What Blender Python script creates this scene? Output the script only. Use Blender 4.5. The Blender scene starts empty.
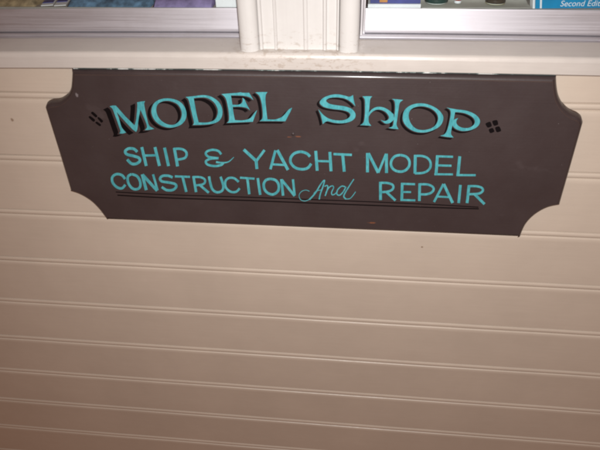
import bpy, bmesh, math, random
from mathutils.geometry import tessellate_polygon
from mathutils import Vector, Matrix, Euler, noise

random.seed(7)
C = bpy.context.scene.collection
sc = bpy.context.scene

# ------------------------------------------------------------------ camera
F = 566.72 / 600.0
CAM = Vector((0.102998, -0.978432, 0.514164))
ROT = Euler((0.9447, 0.0235, 0.1042), 'XYZ')
RM = ROT.to_matrix()
cd = bpy.data.cameras.new('camera'); cam = bpy.data.objects.new('camera', cd); C.objects.link(cam)
cam.location = CAM; cam.rotation_euler = ROT
cd.sensor_width = 36; cd.lens = 36 * F; cd.clip_start = 0.02; cd.clip_end = 100
sc.camera = cam


def at(u, v, y):
    """the point of the vertical plane at depth y that a photograph pixel (600 x 450) sees"""
    d = RM @ Vector(((u - 300) / 566.72, -(v - 225) / 566.72, -1))
    t = (y - CAM.y) / d.y
    return CAM + d * t


# ------------------------------------------------------------------ materials
def nt(name):
    m = bpy.data.materials.new(name); m.use_nodes = True
    n = m.node_tree; b = n.nodes['Principled BSDF']
    return m, n, b


def N(n, typ, **kw):
    x = n.nodes.new(typ)
    for k, v in kw.items():
        if k.startswith('i_'):
            x.inputs[k[2:].replace('_', ' ')].default_value = v
        else:
            setattr(x, k, v)
    return x


def coords(n, scale=(1, 1, 1)):
    t = N(n, 'ShaderNodeTexCoord'); mp = N(n, 'ShaderNodeMapping')
    mp.inputs['Scale'].default_value = scale
    n.links.new(t.outputs['Object'], mp.inputs['Vector'])
    return mp.outputs['Vector']


def noise_n(n, vec, scale, detail=4, rough=.6):
    x = N(n, 'ShaderNodeTexNoise'); x.inputs['Scale'].default_value = scale
    x.inputs['Detail'].default_value = detail; x.inputs['Roughness'].default_value = rough
    n.links.new(vec, x.inputs['Vector']); return x.outputs['Fac']


def ramp(n, fac, a, b, ca=(0, 0, 0, 1), cb=(1, 1, 1, 1)):
    r = N(n, 'ShaderNodeValToRGB'); r.color_ramp.elements[0].position = a; r.color_ramp.elements[1].position = b
    r.color_ramp.elements[0].color = ca; r.color_ramp.elements[1].color = cb
    n.links.new(fac, r.inputs['Fac']); return r.outputs['Color']


def mix(n, fac, a, b, mode='MIX'):
    x = N(n, 'ShaderNodeMix', data_type='RGBA', blend_type=mode)
    if isinstance(fac, (int, float)): x.inputs[0].default_value = fac
    else: n.links.new(fac, x.inputs[0])
    for s, i in ((a, 6), (b, 7)):
        if isinstance(s, tuple): x.inputs[i].default_value = s
        else: n.links.new(s, x.inputs[i])
    return x.outputs[2]


def mth(n, op, a, b=None):
    x = N(n, 'ShaderNodeMath', operation=op)
    for s, i in ((a, 0), (b, 1)):
        if s is None: continue
        if isinstance(s, (int, float)): x.inputs[i].default_value = s
        else: n.links.new(s, x.inputs[i])
    return x.outputs[0]


def bump(n, b, fac, strength, dist):
    x = N(n, 'ShaderNodeBump'); x.inputs['Strength'].default_value = strength; x.inputs['Distance'].default_value = dist
    n.links.new(fac, x.inputs['Height']); n.links.new(x.outputs[0], b.inputs['Normal'])


def spot_mask(n, pts, plain):
    """irregular marks of radius r at world points (x, z)"""
    tot = None
    wob = noise_n(n, plain, 260, 2)
    for (x, z, rx, rz) in pts:
        mp = N(n, 'ShaderNodeMapping'); mp.vector_type = 'TEXTURE'
        mp.inputs['Location'].default_value = (x, 0, z); mp.inputs['Scale'].default_value = (rx, 1000, rz)
        n.links.new(plain, mp.inputs['Vector'])
        l = N(n, 'ShaderNodeVectorMath', operation='LENGTH'); n.links.new(mp.outputs[0], l.inputs[0])
        d = mth(n, 'SUBTRACT', 1.0, l.outputs['Value'])
        d = mth(n, 'ADD', d, mth(n, 'MULTIPLY', mth(n, 'SUBTRACT', wob, .5), 1.4))
        s = N(n, 'ShaderNodeMath', operation='MULTIPLY', use_clamp=True)
        n.links.new(d, s.inputs[0]); s.inputs[1].default_value = 2.0
        tot = s.outputs[0] if tot is None else mth(n, 'MAXIMUM', tot, s.outputs[0])
    return tot


def painted_wood(name, col, rough=.38, grain=(1.2, 30, 30), var=.05, spots=None, spotcol=(.2, .12, .07, 1), chips=None, bumpd=.0004):
    m, n, b = nt(name)
    v = coords(n); vg = coords(n, grain)
    big = noise_n(n, v, 5, 3)
    dark = tuple(c * (1 - var * 2.2) for c in col) + (1,)
    lite = tuple(min(1, c * (1 + var)) for c in col) + (1,)
    c = ramp(n, big, .3, .7, dark, lite)
    g = noise_n(n, vg, 9, 5)
    c = mix(n, .35, c, ramp(n, g, .3, .7, dark, lite))
    if chips:
        m1 = ramp(n, noise_n(n, coords(n, (1, 1, 2.4)), 62, 7, .72), chips[0], chips[0] + .05)
        sep = N(n, 'ShaderNodeSeparateXYZ'); n.links.new(v, sep.inputs[0])
        d = mth(n, 'MULTIPLY', mth(n, 'SUBTRACT', sep.outputs['X'], chips[1]), 1 / chips[2])
        d = mth(n, 'SUBTRACT', 1.0, mth(n, 'ABSOLUTE', d))
        env = N(n, 'ShaderNodeMath', operation='MULTIPLY', use_clamp=True); n.links.new(d, env.inputs[0]); env.inputs[1].default_value = 1.6
        mk = mth(n, 'MULTIPLY', m1, env.outputs[0])
        if len(chips) > 3:
            e = N(n, 'ShaderNodeMapRange'); n.links.new(sep.outputs['Z'], e.inputs[0])
            e.inputs[1].default_value = chips[3]; e.inputs[2].default_value = chips[4]
            mk = mth(n, 'MULTIPLY', mk, e.outputs[0])
        c = mix(n, mth(n, 'MULTIPLY', mk, .55), c, (.38, .31, .25, 1))
    if spots:
        c = mix(n, mth(n, 'MULTIPLY', spot_mask(n, spots, v), .7), c, spotcol)
    n.links.new(c, b.inputs['Base Color'])
    rr = ramp(n, noise_n(n, v, 40, 3), .3, .7, (rough - .06,) * 3 + (1,), (rough + .1,) * 3 + (1,))
    n.links.new(rr, b.inputs['Roughness'])
    fine = noise_n(n, coords(n, (grain[0] * 2, 60, 60)), 12, 4)
    h = mth(n, 'ADD', mth(n, 'MULTIPLY', fine, .5), noise_n(n, v, 35, 3))
    bump(n, b, h, .55, bumpd)
    return m


def metal(name, col=(.62, .6, .62), rough=.42, stretch=(1, 90, 90)):
    m, n, b = nt(name)
    v = coords(n, stretch)
    f = noise_n(n, v, 10, 5)
    c = ramp(n, f, .3, .75, tuple(x * .9 for x in col) + (1,), tuple(min(1, x * 1.08) for x in col) + (1,))
    sm = noise_n(n, coords(n), 16, 4)
    c = mix(n, mth(n, 'MULTIPLY', ramp(n, sm, .5, .75), .22), c, (.35, .31, .3, 1))
    n.links.new(c, b.inputs['Base Color'])
    b.inputs['Metallic'].default_value = .72
    n.links.new(ramp(n, f, .3, .7, (rough - .05,) * 3 + (1,), (rough + .1,) * 3 + (1,)), b.inputs['Roughness'])
    bump(n, b, f, .2, .0001)
    return m


def simple(name, col, rough=.5, var=.12, scale=30, spec=.5, metallic=0, bumpd=0.0002):
    m, n, b = nt(name)
    v = coords(n)
    f = noise_n(n, v, scale, 4)
    c = ramp(n, f, .3, .7, tuple(x * (1 - var) for x in col) + (1,), tuple(min(1, x * (1 + var)) for x in col) + (1,))
    n.links.new(c, b.inputs['Base Color'])
    b.inputs['Roughness'].default_value = rough; b.inputs['Specular IOR Level'].default_value = spec
    b.inputs['Metallic'].default_value = metallic
    if bumpd: bump(n, b, f, .5, bumpd)
    return m


wall_spots = []
for (u, v, rx, rz) in ((12, 120, .004, .005), (422, 247, .0028, .003)):
    p = at(u, v, 0); wall_spots.append((p.x, p.z, rx, rz))
M_wall = painted_wood('cream_cladding_paint', (.592, .503, .416), .42, (1, 30, 30), .035, spots=wall_spots, bumpd=.0003)
M_sill = painted_wood('sill_paint', (.59, .545, .505), .36, (1.2, 30, 30), .06, chips=(.53, -.01, .17), bumpd=.0006)
M_post = painted_wood('post_paint', (.645, .63, .61), .34, (30, 30, 1.2), .03, chips=(.55, .0, .3, .225, .180), bumpd=.0004)
M_alu = metal('brushed_aluminium', (.54, .525, .56), .50, (.6, 45, 45))
M_aluv = metal('brushed_aluminium_upright', stretch=(90, 90, 1))
M_dark = simple('dark_gasket', (.03, .028, .03), .6)


def board_material():
    m, n, b = nt('brown_gloss_board_paint')
    v = coords(n)
    c = ramp(n, noise_n(n, v, 9, 4), .3, .7, (.038, .0262, .0268, 1), (.048, .0340, .0345, 1))
    dust = ramp(n, noise_n(n, coords(n, (1, 1, 1.5)), 14, 3), .68, .86)
    c = mix(n, mth(n, 'MULTIPLY', dust, .10), c, (.30, .25, .26, 1))
    specks = ramp(n, noise_n(n, v, 330, 1), .82, .85)
    c = mix(n, mth(n, 'MULTIPLY', specks, .55), c, (.5, .45, .45, 1))
    wear = []
    for (u, w, rx, rz) in ((372, 222.8, .010, .0022), (298, 136.6, .0080, .0016), (289, 137, .005, .0012), (77, 95, .0035, .005)):
        p = at(u, w, -.022); wear.append((p.x, p.z, rx, rz))
    c = mix(n, mth(n, 'MULTIPLY', spot_mask(n, wear[:3], v), .8), c, (.21, .075, .035, 1))
    c = mix(n, mth(n, 'MULTIPLY', spot_mask(n, wear[3:], v), .4), c, (.4, .36, .38, 1))
    n.links.new(c, b.inputs['Base Color'])
    n.links.new(ramp(n, noise_n(n, v, 22, 4), .3, .7, (.46,) * 3 + (1,), (.56,) * 3 + (1,)), b.inputs['Roughness'])
    b.inputs['Coat Weight'].default_value = .5; b.inputs['Coat Roughness'].default_value = .16
    h = mth(n, 'ADD', noise_n(n, coords(n, (1, 30, 30)), 12, 5), noise_n(n, v, 120, 3))
    bump(n, b, h, .5, .00035)
    return m


def teal_material():
    m, n, b = nt('teal_sign_enamel')
    v = coords(n)
    c = ramp(n, noise_n(n, coords(n, (3, 1, 1)), 70, 4), .3, .72, (.045, .28, .32, 1), (.10, .44, .48, 1))
    n.links.new(c, b.inputs['Base Color'])
    b.inputs['Roughness'].default_value = .38
    bump(n, b, noise_n(n, v, 200, 3), .4, .0002)
    return m


M_board = board_material()
M_edge = painted_wood('worn_board_edge', (.11, .062, .045), .6, (1, 30, 30), .3)
M_teal = teal_material()
M_shade = simple('black_shade_enamel', (.0035, .0022, .003), .5, .2, spec=.18)


# ------------------------------------------------------------------ object helpers
def link(name, me, mat, parent=None):
    o = bpy.data.objects.new(name, me); C.objects.link(o)
    if mat is not None:
        for mm in (mat if isinstance(mat, (list, tuple)) else [mat]): me.materials.append(mm)
    if parent is not None: o.parent = parent
    return o


def obj(name, bm, mat, parent=None, smooth=None):
    me = bpy.data.meshes.new(name)
    bmesh.ops.remove_doubles(bm, verts=bm.verts, dist=1e-7)
    bmesh.ops.recalc_face_normals(bm, faces=bm.faces)
    bm.to_mesh(me); bm.free()
    if smooth is not None:
        for p in me.polygons: p.use_smooth = True
        me.set_sharp_from_angle(angle=math.radians(smooth))
    return link(name, me, mat, parent)


def tag(o, label, cat, group=None, kind=None):
    if kind: o['kind'] = kind
    if label: o['label'] = label
    if cat: o['category'] = cat
    if group: o['group'] = group
    return o


def empty(name, loc=(0, 0, 0)):
    o = bpy.data.objects.new(name, None); C.objects.link(o); o.location = loc; o.empty_display_size = .05
    return o


def box(bm, x0, x1, y0, y1, z0, z1, bev=0):
    t = bmesh.new()
    bmesh.ops.create_cube(t, size=1)
    for v in t.verts:
        v.co = Vector(((x0 + x1) / 2 + v.co.x * (x1 - x0), (y0 + y1) / 2 + v.co.y * (y1 - y0), (z0 + z1) / 2 + v.co.z * (z1 - z0)))
    if bev: bmesh.ops.bevel(t, geom=t.edges[:], offset=bev, segments=2, profile=.6, affect='EDGES')
    me = bpy.data.meshes.new('t'); t.to_mesh(me); t.free(); bm.from_mesh(me); bpy.data.meshes.remove(me)


def bow(x):
    """bends the sill and window frames a few millimetres to imitate lens distortion"""
    x = max(-.75, min(.65, x))
    return -.001 + .00162 * x - .01028 * x * x


def extrude_profile(bm, prof, axis, a, b, steps=1, wob=0, bowed=False):
    """closed profile of (p, q): axis 'x' -> (y, z), axis 'z' -> (x, y)"""
    rings = []
    for i in range(steps + 1):
        s = a + (b - a) * i / steps
        r = []
        for k, (p, q) in enumerate(prof):
            if axis == 'x':
                q = q + (bow(s) if bowed else 0)
                dv = wob * noise.noise(Vector((s * 3.1, k * .03, 7))) + wob * .45 * noise.noise(Vector((s * 11, q * 9, 3)))
                r.append(bm.verts.new((s, p + dv, q + wob * .7 * noise.noise(Vector((s * 2.3, 4, 1))))))
            else:
                dv = wob * noise.noise(Vector((s * 3.1, p * 9, 2)))
                r.append(bm.verts.new((p, q + dv, s)))
        rings.append(r)
    n = len(prof)
    for i in range(steps):
        for k in range(n):
            bm.faces.new((rings[i][k], rings[i][(k + 1) % n], rings[i + 1][(k + 1) % n], rings[i + 1][k]))
    bm.faces.new(rings[0][::-1]); bm.faces.new(rings[-1])


def cr(pts, per=6, closed=True):
    """Catmull-Rom through points; a third element marks a sharp corner"""
    n = len(pts); P = [Vector((p[0], p[1])) for p in pts]; S = [len(p) > 2 for p in pts]
    out = []
    rng = range(n) if closed else range(n - 1)
    for i in rng:
        j = (i + 1) % n
        a, b = P[i], P[j]
        h = P[(i - 1) % n] if (closed or i > 0) else a
        k = P[(j + 1) % n] if (closed or j < n - 1) else b
        ta = (b - a) * .8 if S[i] else (b - h) * .5
        tb = (b - a) * .8 if S[j] else (k - a) * .5
        L = (b - a).length
        for t_ in (ta, tb):
            if t_.length > 1.25 * L and t_.length > 0: t_ *= 1.25 * L / t_.length
        st = 1 if (S[i] and S[j]) else per
        for q in range(st):
            t = q / st
            out.append(a * (2 * t ** 3 - 3 * t * t + 1) + ta * (t ** 3 - 2 * t * t + t) + b * (3 * t * t - 2 * t ** 3) + tb * (t ** 3 - t * t))
    if not closed: out.append(P[-1])
    return out


def fill(loops):
    """2D loops (with holes) -> list of verts, faces"""
    cu = bpy.data.curves.new('f', 'CURVE'); cu.dimensions = '2D'; cu.fill_mode = 'BOTH'
    for lp in loops:
        s = cu.splines.new('POLY'); s.points.add(len(lp) - 1)
        for p, q in zip(s.points, lp): p.co = (q[0], -q[1], 0, 1)
        s.use_cyclic_u = True
    o = bpy.data.objects.new('f', cu)
    me = bpy.data.meshes.new_from_object(o)
    V = [(v.co.x, -v.co.y) for v in me.vertices]; Fc = [tuple(p.vertices) for p in me.polygons]
    bpy.data.objects.remove(o); bpy.data.curves.remove(cu); bpy.data.meshes.remove(me)
    return V, Fc


YF = -.0220          # front face of the sign board


def put(bm, V, Fc, y, du=0, dv=0):
    vs = [bm.verts.new(at(u + du, v + dv, y)) for u, v in V]
    for f in Fc:
        try:
            g = bm.faces.new([vs[i] for i in f]); g.normal_update()
            if g.normal.y > 0: g.normal_flip()
        except ValueError:
            pass


def paint_obj(name, bm, mat, parent):
    me = bpy.data.meshes.new(name); bm.to_mesh(me); bm.free()
    return link(name, me, mat, parent)


def big_letter(parent, ox, oy, groups, shadow, name='letter', gap=.26):
    bm = bmesh.new(); sh = bmesh.new(); K = 9
    for gi, loops in enumerate(groups):
        L = [[(ox + p.x / 7.5, oy + p.y / 7.5) for p in cr(lp, 7)] for lp in loops]
        V, Fc = fill(L)
        put(bm, V, Fc, YF - .00040 - gi * .00003)
        for k in range(1, K + 1):
            put(sh, V, Fc, YF - .00010 - (k * 3 + gi) * .000008, shadow[0] / 7.5 * (.1 + .84 * k / K), shadow[1] / 7.5 * (.1 + .84 * k / K))
        nf = len(sh.faces)
        for k in range(1, 5):          # the sliver of board colour left between letter and shade
            put(sh, V, Fc, YF - .00034 - (k * 3 + gi) * .000003, shadow[0] / 7.5 * gap * k / 4, shadow[1] / 7.5 * gap * k / 4)
        sh.faces.ensure_lookup_table()
        for f in sh.faces[nf:]: f.material_index = 1
    o = paint_obj(name, bm, M_teal, parent)
    paint_obj('drop_shade', sh, [M_shade, M_board], o)
    return o


def ribbon(bm, pts, w, y, taper=(1, 1)):
    """pts in photograph pixels, w width in pixels"""
    n = len(pts); vs = []
    tot = 0; acc = [0]
    for i in range(1, n): tot += (pts[i] - pts[i - 1]).length; acc.append(tot)
    for i, p in enumerate(pts):
        d = (pts[min(i + 1, n - 1)] - pts[max(i - 1, 0)]).normalized(); nr = Vector((-d.y, d.x))
        t = acc[i] / tot
        ww = w * (taper[0] * (1 - t) + taper[1] * t) * (1 + .05 * noise.noise(Vector((p.x * .7, p.y * .7, 3))))
        vs.append((p + nr * ww / 2, p - nr * ww / 2))
    for i in range(n - 1):
        V = [vs[i][0], vs[i][1], vs[i + 1][1], vs[i + 1][0]]
        put(bm, [(v.x, v.y) for v in V], [(0, 1, 2, 3)], y)


def stroke_letter(parent, ox, oy, strokes, w=22, name='letter', mat=None, y0=.0001, s=7.5):
    bm = bmesh.new()
    for i, st in enumerate(strokes):
        tp = (1, 1); ww = w
        if isinstance(st, dict): tp = st.get('t', tp); ww = st.get('w', w); st = st['p']
        pts = [Vector((ox + p.x / s, oy + p.y / s)) for p in cr(st, 7, closed=False)]
        if len(pts) == 2:
            a, b = pts; pts = [a.lerp(b, k / 5) for k in range(6)]
        ribbon(bm, pts, ww / s, YF - y0 - i * .00003, tp)
    me = bpy.data.meshes.new(name); bmesh.ops.remove_doubles(bm, verts=bm.verts, dist=1e-6)
    bm.to_mesh(me); bm.free()
    return link(name, me, mat or M_teal, parent)


# ------------------------------------------------------------------ cladding wall
PITCH = .14; Z0 = .6588 * .14        # top quirk line of the first board below the sill
SILL_B = .1500; SILL_T = .1810; SILL_F = -.016


def cladding():
    prof = []
    prof.append((0, SILL_B + .012))
    n = 13
    for i in range(n):
        z = Z0 - i * PITCH
        prof += [(0, z + .0014), (.0010, z + .0006), (.0046, z - .0004), (.0042, z - .0012)]     # narrow quirk
        for k in range(9):                                                               # shallow bead
            a = math.pi * k / 8
            prof.append((.0022 - .0034 * math.sin(a) ** .8 if 0 < k < 8 else .0022, z - .0018 - .0112 * (1 - math.cos(a)) / 2))
        prof += [(.0036, z - .0139), (.0036, z - .0144), (.0014, z - .0153), (-.0002, z - .0168), (-.0008, z - .0192), (-.0006, z - .0260), (0, z - .036)]
        prof.append((.0003, z - .09))
    zb = Z0 - n * PITCH
    prof += [(0, zb), (.02, zb), (.02, SILL_B + .012)]
    bm = bmesh.new()
    extrude_profile(bm, prof, 'x', -1.9, 1.7, 170, .0008)
    return obj('cladding_wall', bm, M_wall, None, 28)


tag(cladding(), 'cream painted wall of horizontal beaded timber boards below the windows', 'wall')

# ------------------------------------------------------------------ window sill (shared timber)
bm = bmesh.new()
pr = [(SILL_F + .002, SILL_B), (SILL_F, SILL_B + .002)]
pr += [(SILL_F - .0008, SILL_B + .012), (SILL_F - .001, SILL_B + .022), (SILL_F - .0004, SILL_T - .0085)]
for k in range(1, 7):
    a = math.pi / 2 * k / 6
    pr.append((SILL_F + .007 - .007 * math.cos(a) , SILL_T - .0075 + .0075 * math.sin(a)))
pr += [(.0455, SILL_T + .0054), (.110, SILL_T + .0055), (.110, SILL_B - .006), (.0215, SILL_B - .006), (.0215, SILL_B)]
extrude_profile(bm, pr, 'x', -1.9, 1.7, 120, .0009, True)
sill = obj('window_sill', bm, M_sill, None, 40)
tag(sill, 'long off-white painted timber window sill with chipped paint above the sign', 'window sill')

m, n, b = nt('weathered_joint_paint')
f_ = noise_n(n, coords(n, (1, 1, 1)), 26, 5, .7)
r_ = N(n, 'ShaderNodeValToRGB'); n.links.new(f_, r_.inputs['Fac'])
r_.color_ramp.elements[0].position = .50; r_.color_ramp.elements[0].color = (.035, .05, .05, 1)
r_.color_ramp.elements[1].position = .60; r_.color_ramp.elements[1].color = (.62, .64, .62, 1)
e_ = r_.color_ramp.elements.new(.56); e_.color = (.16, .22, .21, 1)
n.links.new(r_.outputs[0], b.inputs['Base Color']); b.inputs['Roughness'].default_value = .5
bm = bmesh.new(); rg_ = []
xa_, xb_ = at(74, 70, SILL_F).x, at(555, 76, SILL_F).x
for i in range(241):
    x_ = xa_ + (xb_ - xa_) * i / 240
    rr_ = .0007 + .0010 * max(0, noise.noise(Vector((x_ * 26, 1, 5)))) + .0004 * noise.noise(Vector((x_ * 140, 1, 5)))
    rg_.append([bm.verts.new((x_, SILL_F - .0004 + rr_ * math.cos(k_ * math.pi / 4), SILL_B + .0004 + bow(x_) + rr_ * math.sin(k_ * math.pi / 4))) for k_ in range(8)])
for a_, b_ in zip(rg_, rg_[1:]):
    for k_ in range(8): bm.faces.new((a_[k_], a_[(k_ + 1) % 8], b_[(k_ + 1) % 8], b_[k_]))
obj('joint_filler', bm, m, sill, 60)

# ------------------------------------------------------------------ post between the windows
ZT = .72


def px(u, v, y): return at(u, v, y).x


YP = -.004
xs = lambda u: px(u, 47, YP)
x0, x1 = px(239.5, 49, -.008), px(358.5, 49, -.008)
bw = (x1 - x0) * 19.3 / 119
post = empty('window_post', ((x0 + x1) / 2, 0, SILL_T)); bpy.context.view_layer.update()
tag(post, 'wide white fluted timber post between the two windows, standing on the sill', 'post')


def child(name, bm, mat, parent, smooth=None):
    o = obj(name, bm, mat, parent, smooth)
    top = parent
    while top.parent: top = top.parent
    if parent == top: o.matrix_parent_inverse = Matrix.Translation(-top.location)
    return o


for xa in (x0, x1 - bw):
    bm = bmesh.new(); p = []
    for k in range(15):
        a = math.pi * k / 14
        p.append((xa + bw / 2 - bw / 2 * math.cos(a), .004 - .0145 * math.sin(a) ** .75))
    p += [(xa + bw, .09), (xa, .09)]
    extrude_profile(bm, p, 'z', SILL_T - .002, ZT, 24, .0005)
    child('round_moulding', bm, M_post, post, 35)
bm = bmesh.new()
a0, a1 = x0 + bw + .0004, x1 - bw - .0004
ux = lambda u: a0 + (a1 - a0) * (u - 258) / (340 - 258)
pf = [(a0, .014), (a0, .001), (ux(259.2), -.0015), (ux(261.2), -.0010), (ux(262.4), .0030), (ux(273.6), .0034), (ux(274.4), -.0012), (ux(276.4), -.0018),
      (ux(277.6), .0012), (ux(290), .0008), (ux(303.8), .0012), (ux(305.2), -.0008), (ux(307.4), -.0008), (ux(308.8), .0016), (ux(323.4), .0018), (ux(324.6), -.0014),
      (ux(326.6), -.0014), (ux(327.8), .0030), (ux(337), .0030), (ux(338.2), -.0016), (ux(339.4), -.0016), (a1, .001), (a1, .014)]
extrude_profile(bm, pf + [(a1, .09), (a0, .09)], 'z', SILL_T + .0002, ZT, 24, .0005)
child('fluted_panel', bm, M_post, post, 25)


# ------------------------------------------------------------------ windows
def glass():
    m, n, b = nt('window_glass')
    tr = N(n, 'ShaderNodeBsdfTransparent'); tr.inputs[0].default_value = (.95, .97, .97, 1)
    gl = N(n, 'ShaderNodeBsdfGlossy'); gl.inputs['Roughness'].default_value = .03
    lw = N(n, 'ShaderNodeFresnel'); lw.inputs[0].default_value = 1.45
    mx = N(n, 'ShaderNodeMixShader'); n.links.new(lw.outputs[0], mx.inputs[0])
    n.links.new(tr.outputs[0], mx.inputs[1]); n.links.new(gl.outputs[0], mx.inputs[2])
    n.links.new(mx.outputs[0], n.nodes['Material Output'].inputs['Surface'])
    return m


M_glass = glass()


def window(xa, xb, label, inner):
    """xa..xb clear width; inner: side of the post (+1: post on the right)"""
    w = empty('window', ((xa + xb) / 2, .05, SILL_T)); bpy.context.view_layer.update()
    tag(w, label, 'window', 'aluminium windows above the sill')
    zs = SILL_T + .0056
    p = [(.0468, zs), (.0458, zs + .0004), (.0456, zs + .0012), (.0464, zs + .0020), (.0500, zs + .0022), (.0502, zs + .0030), (.0496, zs + .0036),
         (.0494, zs + .0062), (.0500, zs + .0070), (.0545, zs + .0074), (.0950, zs + .0074), (.0950, zs)]
    bm = bmesh.new(); extrude_profile(bm, p, 'x', xa, xb, 24, .0002, True); child('sill_track', bm, M_alu, w, 30)
    zr0, zr1 = zs + .0088, .2372
    bm = bmesh.new(); extrude_profile(bm, [(.0600, zs + .0076), (.0860, zs + .0076), (.0860, zr0 + .0004), (.0600, zr0 + .0004)], 'x', xa + .004, xb - .004, 24, 0, True); child('gasket', bm, M_dark, w)
    jw = .0085
    p = [(.0565, zr0), (.0560, zr0 + .002), (.0562, zr0 + .006), (.0568, zr0 + .0075), (.0570, zr1 - .003), (.0580, zr1), (.0600, zr1 + .0002), (.0600, zr1 - .0100), (.0636, zr1 - .0100), (.0640, zr0)]
    bm = bmesh.new(); extrude_profile(bm, p, 'x', xa + jw, xb - jw, 24, .0002, True); child('bottom_rail', bm, M_alu, w, 30)
    for s in (0, 1):
        bm = bmesh.new()
        q0, q1 = (xa, xa + .0042) if s == 0 else (xb - .0042, xb)
        box(bm, q0, q1, .050, .094, zs + .0050, ZT, .0005)
        q0, q1 = (xa + .0046, xa + jw - .0002) if s == 0 else (xb - jw + .0002, xb - .0046)
        box(bm, q0, q1, .058, .092, zs + .0050, ZT, .0005)
        child('side_frame', bm, M_aluv, w)
    bm = bmesh.new(); box(bm, xa, xb, .05, .095, ZT + .0005, ZT + .03, .001); child('top_frame', bm, M_alu, w)
    bm = bmesh.new(); box(bm, xa + jw, xb - jw, .0602, .0632, zr1 - .0095, ZT, 0); child('glass_pane', bm, M_glass, w)
    return w


XL0 = -1.30; XR1 = 1.15
window(XL0, x0 - .0012, 'aluminium framed window left of the white post, dim blue things behind its glass', 1)
window(x1 + .0012, XR1, 'aluminium framed window right of the white post, blue book behind its glass', -1)

# lintel over the windows and the cladding beside them, above the picture
bm = bmesh.new(); box(bm, -1.9, 1.7, -.012, .11, ZT + .031, ZT + .19, .002)
tag(obj('window_lintel', bm, M_post), 'off-white painted timber lintel closing the tops of both windows', 'lintel')
for nm, a, b, lb in (('side_post', -1.9, XL0 - .001, 'plain white timber side post at the far left end of the sill'), ('side_post', XR1 + .001, 1.7, 'plain white timber side post at the far right end of the sill')):
    bm = bmesh.new(); box(bm, a, b, -.008, .11, SILL_T + .007, ZT + .030, .002)
    tag(obj(nm, bm, M_post), lb, 'post', 'side posts of the window bay')

# ------------------------------------------------------------------ display shelf behind the glass
M_shelf = simple('display_shelf_paint', (.42, .38, .34), .6, .15, 12)
for xa, xb, sd in ((XL0 + .012, x0 - .014, 'left'), (x1 + .014, XR1 - .012, 'right')):
    bm = bmesh.new(); box(bm, xa, xb, .0650, .60, .205, .2340, .0006)
    tag(obj('display_shelf', bm, M_shelf), 'grey painted display shelf behind the glass of the %s window' % sd, 'shelf', 'display shelves')
M_room = simple('shop_interior_wall', (.09, .08, .075), .9, .2, 4)
bm = bmesh.new(); box(bm, -1.9, 1.7, .62, .66, -.2, .95)
tag(obj('shop_interior_wall', bm, M_room), None, None, kind='structure')

ZS = .2340


def place(name, label, cat, loc, rz=0, group=None):
    e = empty(name, loc); e.rotation_euler = (0, 0, rz); tag(e, label, cat, group); return e


def local(name, bm, mat, parent, smooth=None):
    return obj(name, bm, mat, parent, smooth)


def gx(u, y): return at(u, 3, y).x


# book leaning back behind the right window
M_cover = simple('blue_book_cover', (.012, .26, .50), .3, .12, 25)
M_pages = simple('book_pages', (.75, .72, .65), .8, .08, 120)
M_white = simple('white_print', (.8, .82, .84), .5, .03)
yb = .0700
bx = gx(536.5, yb)
bk = empty('book', (bx, yb, ZS)); bk.rotation_euler = (math.radians(-34), 0, math.radians(3))
tag(bk, 'blue covered book with white writing leaning behind the right window', 'book')
bm = bmesh.new(); box(bm, .0, .165, 0, .0016, 0, .235, .0006); box(bm, .0, .165, .0135, .0150, 0, .235, .0006); local('cover', bm, M_cover, bk)
bm = bmesh.new(); box(bm, .002, .162, .0018, .0133, .002, .232); local('pages', bm, M_pages, bk)
bm = bmesh.new(); box(bm, -.0045, -.0004, -.0003, .0153, 0, .235, .001); local('spine', bm, M_white, bk)


def text_part(s, size, x, z, parent, mat, shear=.3, rot=0, name='lettering'):
    cu = bpy.data.curves.new('t', 'FONT'); cu.body = s; cu.size = size; cu.shear = shear
    o = bpy.data.objects.new('t', cu); me = bpy.data.meshes.new_from_object(o)
    c, sn = math.cos(rot), math.sin(rot)
    for v in me.vertices:
        X, Z = v.co.x * c - v.co.y * sn, v.co.x * sn + v.co.y * c
        v.co = (x + X, -.0004, z + Z)
    bpy.data.objects.remove(o); bpy.data.curves.remove(cu)
    return link(name, me, mat, parent)


bm = bmesh.new(); box(bm, .0075, .0105, -.0009, -.0002, .0, .220); local('cover_stripe', bm, M_white, bk)
text_part('Second Edition', .0140, .041, .0032, bk, M_white)

# round dark-lidded pots, red tin, box, pale cloth
M_lid = simple('dark_green_lid', (.02, .05, .045), .35, .3)
M_lid2 = simple('dark_brown_lid', (.05, .04, .03), .35, .4)
M_pot = simple('frosted_pot', (.62, .66, .62), .3, .08)
M_yellow = simple('yellow_band', (.55, .42, .08), .5)


def lathe(bm, prof, seg=28):
    rings = [[bm.verts.new((r * math.cos(2 * math.pi * k / seg), r * math.sin(2 * math.pi * k / seg), z)) for k in range(seg)] for r, z in prof]
    for a, b in zip(rings, rings[1:]):
        for k in range(seg): bm.faces.new((a[k], a[(k + 1) % seg], b[(k + 1) % seg], b[k]))
    bm.faces.new(rings[0][::-1]); bm.faces.new(rings[-1])


def pot(u, y, label, lidm, r, h=.012, band=False):
    e = place('paint_pot', label, 'pot', (gx(u, y), y, ZS + .0052), 0, 'pots on the display shelf')
    bm = bmesh.new(); lathe(bm, [(r * .92, 0), (r, .002), (r, h), (r * .9, h + .001)]); local('jar', bm, M_pot, e, 40)
    bm = bmesh.new(); lathe(bm, [(r * 1.06, h + .0012), (r * 1.08, h + .003), (r * 1.06, h + .007), (r * .95, h + .0085), (r * .3, h + .009)]); local('lid', bm, lidm, e, 40)
    if band:
        bm = bmesh.new(); lathe(bm, [(r * 1.02, h * .4), (r * 1.03, h * .42), (r * 1.03, h * .8), (r * 1.02, h * .82)]); local('band', bm, M_yellow, e, 40)


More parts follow.
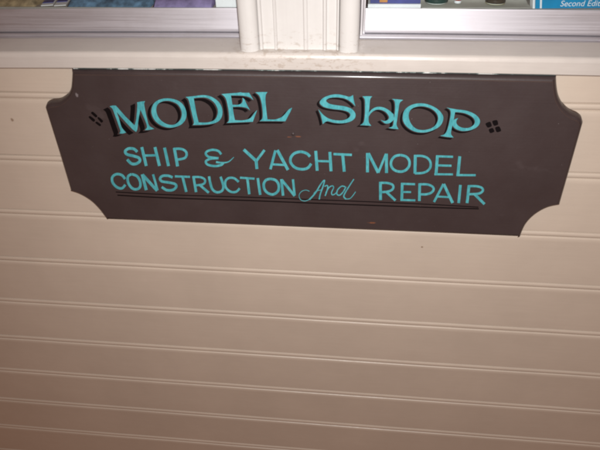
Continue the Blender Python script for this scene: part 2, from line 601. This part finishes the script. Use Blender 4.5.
pot(436, .089, 'dark green lidded pot behind the right window, nearer the white post', M_lid, .019, .001)
pot(495, .087, 'brown and yellow lidded pot behind the right window, beside the blue book', M_lid2, .016, .0005, True)

M_cloth = simple('pale_grey_paper', (.50, .49, .44), .8, .12, 18)
bm = bmesh.new()
xa, xb = gx(422, .07), gx(532, .07)
bmesh.ops.create_grid(bm, x_segments=30, y_segments=24, size=.5)
for v in bm.verts:
    X = xa + (v.co.x + .5) * (xb - xa); Y = .066 + (v.co.y + .5) * .34
    v.co = (X, Y, ZS + .0012 + .0022 * abs(noise.noise(Vector((X * 14, Y * 10, 0)))) + max(0, Y - .105) * .5)
r = bmesh.ops.solidify(bm, geom=bm.faces[:], thickness=.0008)
tag(obj('paper_sheet', bm, M_cloth, None, 60), 'pale grey crumpled paper lying under the pots behind the right window', 'paper')

M_red = simple('red_tin_paint', (.28, .03, .02), .35, .15)
e = place('tin_can', 'small red tin with white base standing between the two pots', 'tin', (gx(457.5, .086), .086, ZS + .0052))
bm = bmesh.new(); lathe(bm, [(.0060, 0), (.0062, .0005), (.0062, .0042), (.0060, .0044)]); local('white_band', bm, M_white, e, 40)
bm = bmesh.new(); lathe(bm, [(.0060, .0046), (.0062, .005), (.0062, .026), (.0058, .027)]); local('body', bm, M_red, e, 40)

M_blue = simple('blue_card', (.06, .07, .24), .4, .3, 30)
M_box = simple('white_card', (.86, .86, .87), .6, .05)
e = place('kit_box', 'flat white and dark blue kit box behind the right window next to the post', 'box', (gx(368, .07), .067, ZS + .0006))
wbx = gx(421, .07) - gx(368, .07)
bm = bmesh.new(); box(bm, 0, wbx, 0, .12, 0, .0065, .0006); local('tray', bm, M_box, e)
bm = bmesh.new(); box(bm, .004, wbx - .001, .004, .118, .0067, .034, .0008); local('lid', bm, M_blue, e)
M_orange = simple('orange_plastic', (.55, .25, .08), .4)
bm = bmesh.new(); box(bm, .0200, .0340, .0015, .0038, .0090, .030, .0006); local('sticker', bm, M_orange, e)

# left window
M_kraft = simple('brown_kraft', (.32, .24, .14), .75, .6, 55)
M_teald = simple('dark_teal_cloth', (.09, .17, .26), .8, .65, 60)
M_purple = simple('lilac_cloth', (.24, .19, .36), .7, .5, 30)


def heap(name, label, cat, u0, u1, y0, y1, h, mat, seed, amp=.4):
    bm = bmesh.new(); xa, xb = gx(u0, y0), gx(u1, y0)
    bmesh.ops.create_grid(bm, x_segments=44, y_segments=18, size=.5)
    for v in bm.verts:
        s, t = v.co.x + .5, v.co.y + .5
        e_ = min(1, s * 14, (1 - s) * 14, t * 4, (1 - t) * 4) ** .5
        X = xa + s * (xb - xa); Y = y0 + t * (y1 - y0)
        z = h * e_ * (1 - amp + amp * (noise.noise(Vector((X * 22 + seed, Y * 16, seed))) + 1) + .10 * noise.noise(Vector((X * 80, Y * 60, seed))))
        v.co = (X, Y, ZS + .0005 + z)
    ed = [e for e in bm.edges if e.is_boundary]
    g = bmesh.ops.extrude_edge_only(bm, edges=ed)
    for v in [q for q in g['geom'] if isinstance(q, bmesh.types.BMVert)]: v.co.z = ZS + .0003
    tag(obj(name, bm, mat, None, 60), label, cat)


heap('paper_bundle', 'crumpled brown kraft paper behind the left window at its far left', 'paper', -120, 34, .066, .34, .030, M_kraft, 3)
heap('folded_cloth', 'dark blue teal folded cloth lying behind the left window', 'cloth', 66, 150, .066, .34, .020, M_teald, 9)
heap('folded_cloth', 'lilac folded cloth lying behind the left window near the white post', 'cloth', 152, 212, .066, .34, .020, M_purple, 15)


def leaflet(u, rz, label, band):
    e = place('leaflet', label, 'leaflet', (gx(u, .07), .067, ZS + .001), math.radians(rz), 'leaflets behind the left window')
    bm = bmesh.new(); box(bm, 0, .022, 0, .10, 0, .0015, .0003); local('sheet', bm, M_box, e)
    bm = bmesh.new(); box(bm, .001, .020, .010 + band, .030 + band, .0017, .0030, .0002); local('printed_band', bm, M_blue, e)


leaflet(41, 16, 'narrow white leaflet with blue band beside the brown paper', .004)
leaflet(54, 14, 'narrow white leaflet with blue band beside the dark blue cloth', .012)
e = place('card_box', 'bright white card box behind the left window against the white post', 'box', (gx(216, .07), .067, ZS + .0006))
bm = bmesh.new(); box(bm, 0, .060, 0, .14, 0, .020, .0008); local('body', bm, M_box, e)
bm = bmesh.new(); box(bm, .0004, .0596, .0004, .1396, .0203, .0225, .0006); local('lid', bm, M_box, e)

# ------------------------------------------------------------------ the sign
sg = empty('shop_sign', (0, 0, 0))
tag(sg, 'dark brown painted wooden shop sign with scooped corners and teal lettering reading MODEL SHOP', 'sign')

OUT = [(73, 69.2, 1), (160, 69.7, 1), (240, 70, 1), (320, 70.2, 1), (400, 71.2, 1), (460, 72.2, 1), (520, 73.8, 1), (556, 75, 1),
       (556.5, 84), (558, 93.5), (561.2, 101), (565.3, 106), (570.7, 110.4), (577.3, 113.3), (581.2, 116.2, 1), (582.6, 121, 1), (571, 162.2, 1),
       (559.3, 203, 1), (549, 205), (540.7, 208.6), (533, 214), (526.5, 221), (522.6, 228.4), (520.3, 234.6, 1),
       (440, 231, 1), (340, 227.0, 1), (250, 223.2, 1), (180, 220.3, 1), (140, 218.7, 1), (107.8, 217.4, 1),
       (104, 212.2), (100, 207), (93.6, 200.4), (87, 195.7), (80, 192.1), (72, 189.5, 1), (60.2, 150, 1), (46.3, 105, 1), (47.6, 102, 1),
       (51.5, 100.3), (60, 98.9), (67.8, 93.4), (71.3, 87.4), (72.4, 80)]
YB = -.008
pts = []
for p in cr(OUT, 6):
    q = at(p.x, p.y, YB)
    tz = SILL_B - .0006 + bow(q.x)
    line = [a[1] + (b[1] - a[1]) * (p.x - a[0]) / (b[0] - a[0]) for a, b in zip(OUT[:7], OUT[1:8]) if a[0] - .01 <= p.x <= b[0] + .01]
    if line and abs(p.y - line[0]) < .3: q.z = tz      # the top edge is tucked up under the sill
    elif q.z > tz - .0006: continue
    pts.append(Vector((q.x, q.z)))
cl = [pts[0]]
for p in pts[1:]:
    if (p - cl[-1]).length > .0008: cl.append(p)
pts = cl


def inset(P, d):
    n = len(P); out = []
    for i in range(n):
        a, b, c = P[i - 1], P[i], P[(i + 1) % n]
        e1 = (b - a).normalized(); e2 = (c - b).normalized()
        n1 = Vector((e1.y, -e1.x)); n2 = Vector((e2.y, -e2.x))
        m = (n1 + n2)
        if m.length < .2: m = n1
        m.normalize()
        k = 1 / max(.55, m.dot(n1))
        out.append(b + m * d * k)
    return out


area = sum(pts[i - 1].x * pts[i].y - pts[i].x * pts[i - 1].y for i in range(len(pts)))
sgn = 1 if area < 0 else -1
prof = [(0, -.0006), (0, -.0075), (.0004, -.0095), (.0013, -.0128), (.0026, -.0158), (.0042, -.0180), (.0058, -.0193), (.0070, -.0199), (.0080, -.0202), (.0083, -.0203), (.0084, -.0216), (.0088, YF)]
bm = bmesh.new(); rings = []
for d, y in prof:
    rings.append([bm.verts.new((q.x, y, q.y)) for q in inset(pts, d * sgn)])
n = len(pts)
for ri, (a, b) in enumerate(zip(rings, rings[1:])):
    for k in range(n):
        f = bm.faces.new((a[k], a[(k + 1) % n], b[(k + 1) % n], b[k]))
        if ri == 0 or ri == len(prof) - 2: f.material_index = 1
bm.faces.new(rings[0][::-1])
fr = [v.co.copy() for v in rings[-1]]                 # the flat face keeps its own normals
board = obj('board', bm, [M_board, M_edge], sg, 38)
fr_me = bmesh.new()
fv = [fr_me.verts.new(q) for q in fr]
for t3 in tessellate_polygon([[Vector((q.x, q.z, 0)) for q in fr]]):
    g = fr_me.faces.new([fv[i] for i in t3]); g.normal_update()
    if g.normal.y > 0: g.normal_flip()
b2 = bmesh.new(); b2.from_mesh(board.data)
fm = bpy.data.meshes.new('t'); fr_me.to_mesh(fm); fr_me.free()
for p_ in fm.polygons: p_.use_smooth = False
b2.from_mesh(fm); bpy.data.meshes.remove(fm)
b2.to_mesh(board.data); b2.free()

# big letters, traced outlines
c = 1
big_letter(sg, 80, 85, [[[(222, 160, c), (246, 154), (270, 155, c), (340, 235, c), (409, 303, c), (420, 265), (427, 200), (430, 150), (428, 130, c), (458, 124), (488, 121, c), (481, 140), (490, 195), (505, 260),
    (520, 305), (557, 329, c), (522, 336), (486, 338, c), (502, 318), (494, 280), (453, 185, c), (440, 250), (430, 330), (421, 352, c), (392, 330), (335, 270), (275, 203, c), (292, 250), (312, 315), (346, 357, c),
    (320, 364), (296, 363, c), (303, 345), (290, 305), (262, 225), (243, 178)]]], (-54, 26), gap=.30)
big_letter(sg, 150, 85, [[[(11, 190), (27, 142), (68, 111), (130, 100), (200, 113), (250, 150), (273, 208), (265, 260), (228, 300), (160, 320), (98, 310), (48, 278), (19, 235)],
    [(47, 180), (60, 143), (98, 122), (148, 120), (203, 142), (233, 185), (238, 230), (220, 270), (180, 297), (130, 294), (82, 265), (55, 225)]]], (-32, 20))
big_letter(sg, 150, 85, [[[(266, 90, c), (330, 83), (400, 76), (460, 88), (518, 130), (543, 190), (535, 245), (500, 280), (430, 296), (322, 300, c), (330, 282), (316, 220), (298, 140), (286, 105)],
    [(328, 99, c), (380, 93), (430, 98), (480, 130), (507, 180), (505, 225), (483, 262), (435, 280), (365, 281, c), (350, 220), (337, 150)]]], (-38, 27))
big_letter(sg, 220, 85, [[[(10, 68, c), (80, 62), (135, 58), (155, 54, c), (170, 58), (218, 58, c), (232, 80), (251, 114, c), (222, 92), (170, 80), (82, 78, c), (87, 110), (93, 148, c), (135, 148), (160, 138), (170, 118), (168, 96, c), (184, 108),
    (196, 135), (210, 162), (226, 191, c), (200, 172), (150, 163), (95, 164, c), (102, 215), (112, 263, c), (170, 265), (225, 250), (258, 210), (279, 187, c), (265, 225), (246, 276, c), (150, 280), (52, 284, c), (67, 265), (65, 200), (50, 120), (35, 88)]]], (-36, 20))
big_letter(sg, 220, 85, [[[(265, 55, c), (310, 53), (356, 53, c), (343, 75), (341, 120), (348, 195), (356, 258, c), (415, 258), (470, 235), (515, 185), (541, 170, c), (528, 200), (490, 272, c), (400, 271), (297, 271, c), (318, 250), (320, 200), (310, 125), (294, 80)]]], (-28, 19))
big_letter(sg, 310, 85, [[[(323, 75, c), (328, 110), (340, 160, c), (308, 128), (265, 103), (210, 93), (160, 95), (130, 106), (122, 122), (150, 142), (200, 152), (260, 160), (313, 180), (340, 215), (335, 250), (298, 276), (240, 287), (180, 283),
    (128, 272), (96, 293, c), (90, 262), (79, 222), (62, 181, c), (85, 208), (112, 234), (150, 255), (200, 265), (250, 264), (288, 248), (303, 225), (288, 203), (240, 188), (170, 180), (108, 166), (77, 142), (78, 118), (108, 92), (160, 74), (210, 70), (258, 79), (295, 88)]]], (-25, 14))
big_letter(sg, 310, 85, [
    [[(393, 85, c), (430, 84), (467, 85, c), (452, 105), (447, 150), (441, 220), (440, 275), (460, 306, c), (420, 303), (376, 301, c), (403, 278), (412, 220), (413, 150), (410, 108)]],
    [[(439, 212, c), (465, 182), (505, 164), (550, 168), (590, 188), (627, 220, c), (632, 258, c), (600, 284), (565, 288), (530, 262, c), (560, 270), (585, 260), (592, 238), (572, 207), (535, 187), (497, 186), (462, 206), (439, 238, c)]],
    [[(613, 104, c), (655, 107), (699, 112, c), (673, 135), (663, 190), (655, 250), (649, 298), (664, 331, c), (625, 328), (588, 321, c), (620, 308), (629, 260), (638, 190), (638, 140), (630, 115)]]], (-30, 13))
big_letter(sg, 370, 85, [[[(246, 240), (259, 190), (300, 155), (360, 138), (430, 144), (500, 176), (543, 222), (548, 265), (522, 310), (470, 340), (410, 356), (340, 350), (285, 320), (253, 280)],
    [(290, 235), (302, 190), (342, 165), (400, 160), (460, 178), (500, 213), (511, 255), (492, 300), (450, 328), (390, 338), (340, 324), (305, 285)]]], (-22, 19))
big_letter(sg, 430, 85, [
    [[(123, 169, c), (165, 177), (196, 182, c), (186, 215), (178, 260), (162, 330), (158, 368), (177, 394, c), (130, 390), (76, 381, c), (110, 368), (130, 335), (147, 270), (156, 210), (148, 183)]],
    [[(150, 175, c), (200, 183), (270, 192), (330, 215), (367, 248), (374, 282), (352, 315), (305, 338), (245, 345), (195, 330), (168, 303), (165, 280), (182, 260), (212, 247, c), (198, 270), (203, 296), (235, 318), (285, 322), (325, 302), (337, 272), (318, 240), (265, 213), (210, 204), (172, 203, c)]]], (-22, 17))

# small block letters: brush strokes
L = lambda ox, oy, st, **k: stroke_letter(sg, ox, oy, st, **k)
# SHIP
L(100, 145, [[(279, 52), (255, 30), (215, 27), (189, 47), (203, 70), (250, 82), (290, 96), (299, 120), (270, 141), (235, 139), (204, 108)]], w=21)
L(100, 145, [[(313, 16, c), (347, 157, c)], [(412, 16, c), (446, 157, c)], {'p': [(332, 79, c), (426, 77, c)], 'w': 17}])
L(100, 145, [[(484, 20, c), (514, 158, c)]])
L(170, 145, [[(32, 22, c), (57, 160, c)], {'p': [(28, 29), (80, 29), (115, 45), (125, 72), (112, 96), (80, 106), (45, 110)], 'w': 18}])
# &
L(170, 145, [{'p': [(384, 70), (362, 45), (320, 36), (280, 47), (268, 66), (288, 88), (330, 96), (364, 99)], 'w': 17}, {'p': [(362, 99), (305, 103), (269, 122), (283, 147), (335, 158), (383, 150), (402, 133)], 'w': 17},
    {'p': [(345, 128), (395, 133), (440, 125), (479, 91)], 'w': 13, 't': (1.2, .35)}], name='ampersand')
# YACHT
L(240, 145, [[(28, 34, c), (122, 120, c)], {'p': [(184, 38, c), (124, 118, c)], 'w': 19}, [(120, 108, c), (127, 180, c)]])
L(240, 145, [{'p': [(266, 40, c), (228, 182, c)], 'w': 19}, [(280, 38, c), (360, 187, c)], {'p': [(245, 145, c), (333, 150, c)], 'w': 16}])
L(240, 145, [[(525, 87), (500, 63), (455, 51), (408, 63), (380, 97), (382, 135), (415, 170), (465, 182), (508, 172), (534, 140)]], w=20)
L(240, 145, [[(568, 44, c), (579, 193, c)], [(674, 52, c), (683, 197, c)], {'p': [(576, 120, c), (676, 123, c)], 'w': 16}])
L(300, 145, [{'p': [(251, 68, c), (389, 74, c)], 'w': 18}, [(320, 70, c), (332, 200, c)]])
# MODEL
L(350, 145, [[(131, 60, c), (131, 205, c)], [(138, 62, c), (212, 208, c)], {'p': [(270, 66, c), (212, 208, c)], 'w': 17}, [(273, 65, c), (274, 210, c)]])
L(350, 145, [[(377, 75), (420, 87), (444, 118), (443, 158), (415, 190), (375, 200), (332, 187), (309, 155), (311, 117), (337, 85), (377, 75)]], w=19)
L(350, 145, [[(490, 74, c), (487, 214, c)], {'p': [(486, 82), (535, 82), (577, 95), (602, 125), (603, 165), (580, 195), (540, 210), (486, 212)], 'w': 17}])
L(420, 150, [[(131, 40, c), (120, 188, c)], {'p': [(125, 47, c), (248, 51, c)], 'w': 16}, {'p': [(125, 115, c), (236, 118, c)], 'w': 16}, {'p': [(108, 182, c), (247, 183, c)], 'w': 15}])
L(420, 150, [[(298, 47, c), (284, 192, c)], {'p': [(273, 188, c), (418, 189, c)], 'w': 16}])
# CONSTRUCTION
k = dict(w=19)
L(100, 145, [[(188, 255), (163, 226), (122, 219), (92, 243), (97, 285), (130, 318), (165, 324), (190, 298)]], **k)
L(100, 145, [[(238, 219), (275, 232), (298, 265), (303, 305), (285, 329), (250, 329), (220, 300), (207, 262), (213, 232), (238, 219)]], **k)
L(100, 145, [[(316, 220, c), (347, 338, c)], [(318, 222, c), (429, 343, c)], {'p': [(398, 220, c), (432, 340, c)], 'w': 17}])
L(100, 145, [[(545, 243), (512, 231), (470, 232), (450, 252), (465, 273), (515, 281), (563, 293), (571, 315), (545, 337), (500, 338), (463, 315)]], **k)
L(170, 145, [{'p': [(36, 235, c), (150, 239, c)], 'w': 16}, [(94, 237, c), (122, 352, c)]], **k)
L(170, 145, [[(175, 234, c), (196, 353, c)], {'p': [(170, 240), (225, 241), (258, 256), (262, 280), (242, 296), (190, 303)], 'w': 16}, {'p': [(222, 299, c), (291, 358, c)], 'w': 18}], **k)
L(170, 145, [[(293, 235), (302, 285), (318, 332), (350, 354), (385, 347), (400, 322), (395, 285), (379, 238)]], w=18)
L(170, 145, [[(515, 277), (482, 250), (440, 248), (415, 275), (420, 320), (455, 350), (495, 351), (523, 325)]], w=17)
L(240, 145, [{'p': [(0, 245, c), (109, 253, c)], 'w': 16}, [(55, 250, c), (70, 369, c)]], **k)
L(240, 145, [[(133, 248, c), (152, 374, c)]], **k)
L(240, 145, [[(228, 254), (268, 265), (290, 300), (285, 345), (250, 370), (212, 362), (185, 335), (178, 295), (195, 263), (228, 254)]], **k)
L(240, 145, [[(310, 256, c), (323, 380, c)], [(312, 260, c), (410, 382, c)], {'p': [(397, 257, c), (410, 378, c)], 'w': 17}], **k)
# And (script)
L(290, 155, [{'p': [(146, 272), (118, 263), (86, 274), (68, 303), (80, 335), (113, 345), (148, 332)], 'w': 5}, {'p': [(146, 334), (190, 285), (226, 226), (252, 192), (263, 190)], 'w': 12, 't': (1, .7)}, {'p': [(260, 190), (248, 235), (228, 290), (219, 333)], 'w': 10},
    {'p': [(178, 290), (200, 269), (240, 262)], 'w': 6}], name='script_letter')
L(290, 155, [{'p': [(259, 236), (277, 228), (284, 240), (275, 275), (263, 307)], 'w': 9}, {'p': [(268, 285), (292, 245), (318, 231), (327, 245), (312, 280), (318, 299), (340, 290), (356, 272)], 'w': 8}], name='script_letter')
L(290, 155, [{'p': [(413, 238), (387, 234), (357, 262), (352, 293), (373, 301), (400, 275), (420, 238)], 'w': 9}, {'p': [(479, 181), (442, 237), (411, 288), (404, 313), (420, 331)], 'w': 11, 't': (.7, 1)}, {'p': [(416, 330), (450, 326), (475, 300), (492, 275)], 'w': 6}], name='script_letter')
# REPAIR
L(350, 145, [[(228, 276, c), (229, 413, c)], {'p': [(222, 284), (280, 285), (320, 300), (322, 328), (290, 348), (232, 354)], 'w': 17}, {'p': [(270, 350, c), (341, 416, c)], 'w': 18}], w=21)
L(350, 145, [[(392, 284, c), (388, 418, c)], {'p': [(386, 291, c), (488, 294, c)], 'w': 16}, {'p': [(388, 352, c), (458, 353, c)], 'w': 14}, {'p': [(378, 412, c), (490, 415, c)], 'w': 15}], w=20)
L(350, 145, [[(523, 288, c), (520, 420, c)], {'p': [(518, 295), (580, 296), (618, 312), (627, 335), (608, 358), (570, 370), (520, 369)], 'w': 17}], w=20)
L(420, 150, [{'p': [(176, 255, c), (105, 390, c)], 'w': 17}, [(178, 255, c), (245, 397, c)], {'p': [(132, 349, c), (226, 354, c)], 'w': 14}], w=21)
L(420, 150, [[(303, 262, c), (290, 398, c)]], w=20)
L(420, 150, [[(368, 264, c), (353, 398, c)], {'p': [(362, 271), (425, 272), (465, 285), (470, 308), (440, 327), (362, 332)], 'w': 17}, {'p': [(408, 330, c), (484, 406, c)], 'w': 20}], w=21)

# thin black double underline
U1 = [(115.8, 192.0), (170, 194.8), (250, 197.3), (320, 199.9), (370, 201.8), (430, 204.4), (478.5, 207.2)]
U2 = [(117.4, 195.2), (170, 198.0), (250, 200.6), (320, 203.4), (370, 205.3), (430, 207.4), (478.8, 208.8)]
for Uq, ww in ((U1, .95), (U2, 1.15)):
    stroke_letter(sg, 0, 0, [{'p': Uq, 'w': ww}], name='underline', mat=M_shade, y0=.00003, s=1)

# four-petal ornaments at both ends of the heading


def ornament(ox, oy, quads):
    bm = bmesh.new()
    for q in quads:
        m = Vector((sum(p[0] for p in q) / 4, sum(p[1] for p in q) / 4))
        lp = []
        for i in range(4):
            a, b = Vector(q[i]), Vector(q[(i + 1) % 4])
            lp += [a.lerp(b, .14), a.lerp(b, .5) + (a.lerp(b, .5) - m) * .06, a.lerp(b, .86)]
        V, Fc = fill([[(ox + p.x / 7.5, oy + p.y / 7.5) for p in lp]])
        put(bm, V, Fc, YF - .0001)
    paint_obj('ornament', bm, M_shade, sg)


ornament(80, 85, [[(80, 210), (95, 198), (133, 232), (119, 246)], [(62, 241), (76, 231), (116, 262), (102, 279)], [(128, 246), (141, 239), (176, 270), (160, 286)], [(112, 283), (126, 273), (160, 298), (149, 311)]])
ornament(430, 85, [[(413, 289), (452, 273), (466, 309), (432, 322)], [(464, 270), (504, 261), (513, 298), (479, 308)], [(438, 333), (470, 320), (486, 350), (451, 363)], [(486, 318), (520, 308), (536, 345), (500, 357)]])

# rusty screw head
p = at(293, 134, YF)
bm = bmesh.new()
seg = 20; rg = []
for r_, d in ((.0034, -.0002), (.0034, .0008), (.0026, .0017), (.0012, .0021)):
    rg.append([bm.verts.new((p.x + r_ * math.cos(2 * math.pi * k_ / seg), YF - d, p.z + r_ * math.sin(2 * math.pi * k_ / seg))) for k_ in range(seg)])
for a, b in zip(rg, rg[1:]):
    for k_ in range(seg): bm.faces.new((a[k_], a[(k_ + 1) % seg], b[(k_ + 1) % seg], b[k_]))
bm.faces.new(rg[0][::-1]); bm.faces.new(rg[-1])
obj('screw_head', bm, simple('rusty_screw', (.055, .040, .040), .5, .4, 300, metallic=.3), sg, 40)

# ------------------------------------------------------------------ light: the camera's flash and a weak warm ambient fill
ld = bpy.data.lights.new('camera_flash', 'SPOT'); lo = bpy.data.objects.new('camera_flash', ld); C.objects.link(lo)
lo.location = CAM + RM @ Vector((.012, .045, 0))
tgt = at(340, 320, 0)
lo.rotation_euler = (tgt - lo.location).to_track_quat('-Z', 'Y').to_euler()
ld.energy = 63; ld.spot_size = math.radians(118); ld.spot_blend = .9; ld.shadow_soft_size = .014; ld.color = (1, .985, .97)

w = bpy.data.worlds.new('World'); sc.world = w; w.use_nodes = True
bg = w.node_tree.nodes['Background']; bg.inputs[0].default_value = (1.0, .44, .24, 1); bg.inputs[1].default_value = .155

sc.view_settings.view_transform = 'Standard'; sc.view_settings.look = 'None'
sc.view_settings.exposure = 0; sc.view_settings.gamma = 1
sc.render.engine = 'CYCLES'
sc.cycles.pixel_filter_type = 'BLACKMAN_HARRIS'; sc.cycles.filter_width = 2.3
